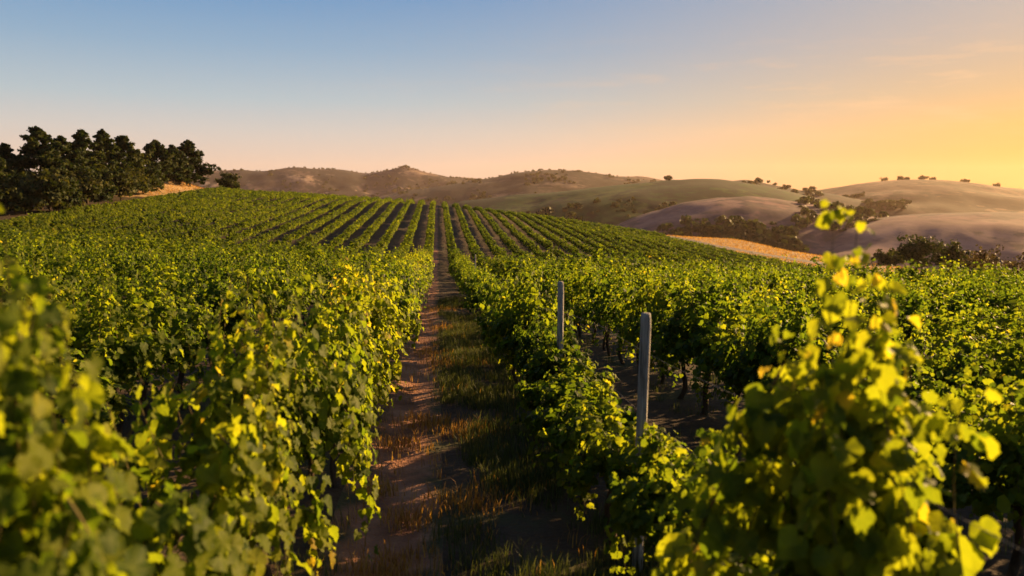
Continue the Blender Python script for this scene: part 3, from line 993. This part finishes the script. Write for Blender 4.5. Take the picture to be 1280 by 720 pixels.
tag(link("hillside_scrub", leaves_mesh("hillside_scrub", c(P), c(Nn), c(T), c(S), c(C), M_BUSH, 1, r)), "dark scrub and woodland patches spread over the distant hills", "scrub", kind="stuff")

# ------------------------------------------------------------------ haze
hx = np.array([(x, y, z) for x in (-3400, 3400) for y in (-100, 3500) for z in (-60, 125)], float)
hf = np.array([(0, 1, 3, 2), (4, 6, 7, 5), (0, 4, 5, 1), (2, 3, 7, 6), (0, 2, 6, 4), (1, 5, 7, 3)])
m, nt, N, L = new_mat("evening haze")
out = N.new("ShaderNodeOutputMaterial")
pv = N.new("ShaderNodeVolumePrincipled")
pv.inputs["Color"].default_value = (1.0, .72, .56, 1)
pv.inputs["Density"].default_value = .000062
pv.inputs["Anisotropy"].default_value = .42
L.new(pv.outputs[0], out.inputs["Volume"])
tag(link("haze", mesh_np("haze", hx, hf, m)), "warm evening haze lying over the valley and hills", "haze", kind="stuff")

# ------------------------------------------------------------------ light
W = bpy.data.worlds.new("World"); SC.world = W
W.use_nodes = True
nt = W.node_tree; N, L = nt.nodes, nt.links
N.clear()
out = N.new("ShaderNodeOutputWorld")
bg = N.new("ShaderNodeBackground")
sky = N.new("ShaderNodeTexSky"); sky.sky_type = "NISHITA"
sky.sun_disc = False
sky.sun_elevation = SUN_EL
sky.sun_rotation = SUN_AZ
sky.altitude = 200
sky.air_density = 1.0
sky.dust_density = .8
sky.ozone_density = 4.0
# evening colours of the real sky by direction: peach horizon away from the sun, amber towards it, blue overhead
EXPO = 1.42
SKY = .06
gain = 1 / (2 ** EXPO * SKY)
tc = N.new("ShaderNodeTexCoord")
sx = N.new("ShaderNodeSeparateXYZ"); L.new(tc.outputs["Generated"], sx.inputs[0])


def math_n(op, a_, b_=None, c_=None, clamp=False):
    n_ = N.new("ShaderNodeMath"); n_.operation = op; n_.use_clamp = clamp
    for i, v in enumerate((a_, b_, c_)):
        if v is None: continue
        if isinstance(v, (int, float)): n_.inputs[i].default_value = v
        else: L.new(v, n_.inputs[i])
    return n_.outputs[0]


zz = math_n("MULTIPLY_ADD", sx.outputs["Z"], 2.0, 0.0, True)      # sine of elevation, 0..0.5 -> 0..1
away = ramp(N, [(0, (.84, .58, .42)), (.06, (.86, .63, .48)), (.15, (.68, .62, .56)), (.23, (.49, .57, .60)), (.36, (.29, .44, .59)), (.5, (.15, .325, .57)), (.66, (.13, .26, .46)), (1, (.09, .18, .36))])
tow = ramp(N, [(0, (.95, .33, .005)), (.08, (.97, .40, .012)), (.15, (.92, .46, .07)), (.23, (.72, .45, .18)), (.36, (.56, .44, .33)), (.5, (.45, .44, .42)), (.66, (.28, .32, .37)), (1, (.16, .22, .34))])
L.new(zz, away.inputs["Fac"]); L.new(zz, tow.inputs["Fac"])
hl = math_n("SQRT", math_n("ADD", math_n("MULTIPLY", sx.outputs["X"], sx.outputs["X"]), math_n("ADD", math_n("MULTIPLY", sx.outputs["Y"], sx.outputs["Y"]), 1e-5)))
dt = math_n("ADD", math_n("MULTIPLY", sx.outputs["X"], math.sin(SUN_AZ)), math_n("MULTIPLY", sx.outputs["Y"], math.cos(SUN_AZ)))
dt = math_n("DIVIDE", dt, hl)
t_ = math_n("POWER", math_n("MULTIPLY_ADD", dt, 1 / .88, -.1 / .88, True), 3.8)
mx = N.new("ShaderNodeMix"); mx.data_type = "RGBA"
L.new(t_, mx.inputs["Factor"]); L.new(away.outputs["Color"], mx.inputs["A"]); L.new(tow.outputs["Color"], mx.inputs["B"])
mpc = N.new("ShaderNodeMapping"); mpc.inputs["Scale"].default_value = (5, 5, 34); L.new(tc.outputs["Generated"], mpc.inputs["Vector"])
cn = N.new("ShaderNodeTexNoise"); cn.inputs["Scale"].default_value = 1.6; cn.inputs["Detail"].default_value = 6; cn.inputs["Roughness"].default_value = .6
L.new(mpc.outputs[0], cn.inputs["Vector"])
cf = math_n("MULTIPLY_ADD", cn.outputs["Fac"], 4.0, -2.05, True)
band = math_n("SUBTRACT", 1.0, math_n("MULTIPLY", math_n("ABSOLUTE", math_n("SUBTRACT", sx.outputs["Z"], .125)), 13.0), None, True)
cf = math_n("MULTIPLY", math_n("MULTIPLY", cf, band), math_n("MULTIPLY", t_, 1.1, None, True))
mxc = N.new("ShaderNodeMix"); mxc.data_type = "RGBA"
L.new(cf, mxc.inputs["Factor"]); L.new(mx.outputs["Result"], mxc.inputs["A"]); mxc.inputs["B"].default_value = (1.0, .60, .30, 1)
mx = mxc
vs_ = N.new("ShaderNodeVectorMath"); vs_.operation = "SCALE"; L.new(math_n("MULTIPLY", math_n("MULTIPLY_ADD", math_n("MINIMUM", dt, 0.0), .6, 1.0), gain), vs_.inputs["Scale"])
L.new(mx.outputs["Result"], vs_.inputs[0])
m2 = N.new("ShaderNodeMix"); m2.data_type = "RGBA"; m2.inputs["Factor"].default_value = .96; m2.clamp_result = False
L.new(sky.outputs[0], m2.inputs["A"]); L.new(vs_.outputs[0], m2.inputs["B"])
L.new(m2.outputs["Result"], bg.inputs["Color"])
bg.inputs["Strength"].default_value = SKY
L.new(bg.outputs[0], out.inputs["Surface"])

sd = bpy.data.lights.new("sun", "SUN")
sd.energy = 5.0
sd.angle = R(.6)
sd.color = (1.0, .63, .27)
so = bpy.data.objects.new("sun", sd); COL.objects.link(so)
from mathutils import Vector
sv = Vector((math.sin(SUN_AZ) * math.cos(SUN_EL), math.cos(SUN_AZ) * math.cos(SUN_EL), math.sin(SUN_EL)))
so.rotation_euler = sv.to_track_quat("Z", "Y").to_euler()
so.location = (0, 0, 30)

SC.view_settings.view_transform = "Standard"
SC.view_settings.look = "None"
SC.view_settings.exposure = EXPO
SC.view_settings.gamma = 1
SC.render.engine = "CYCLES"
cyc = SC.cycles
cyc.max_bounces = 6; cyc.diffuse_bounces = 3; cyc.glossy_bounces = 2; cyc.transmission_bounces = 4; cyc.volume_bounces = 1; cyc.transparent_max_bounces = 6
cyc.use_denoising = True
cyc.caustics_reflective = False; cyc.caustics_refractive = False
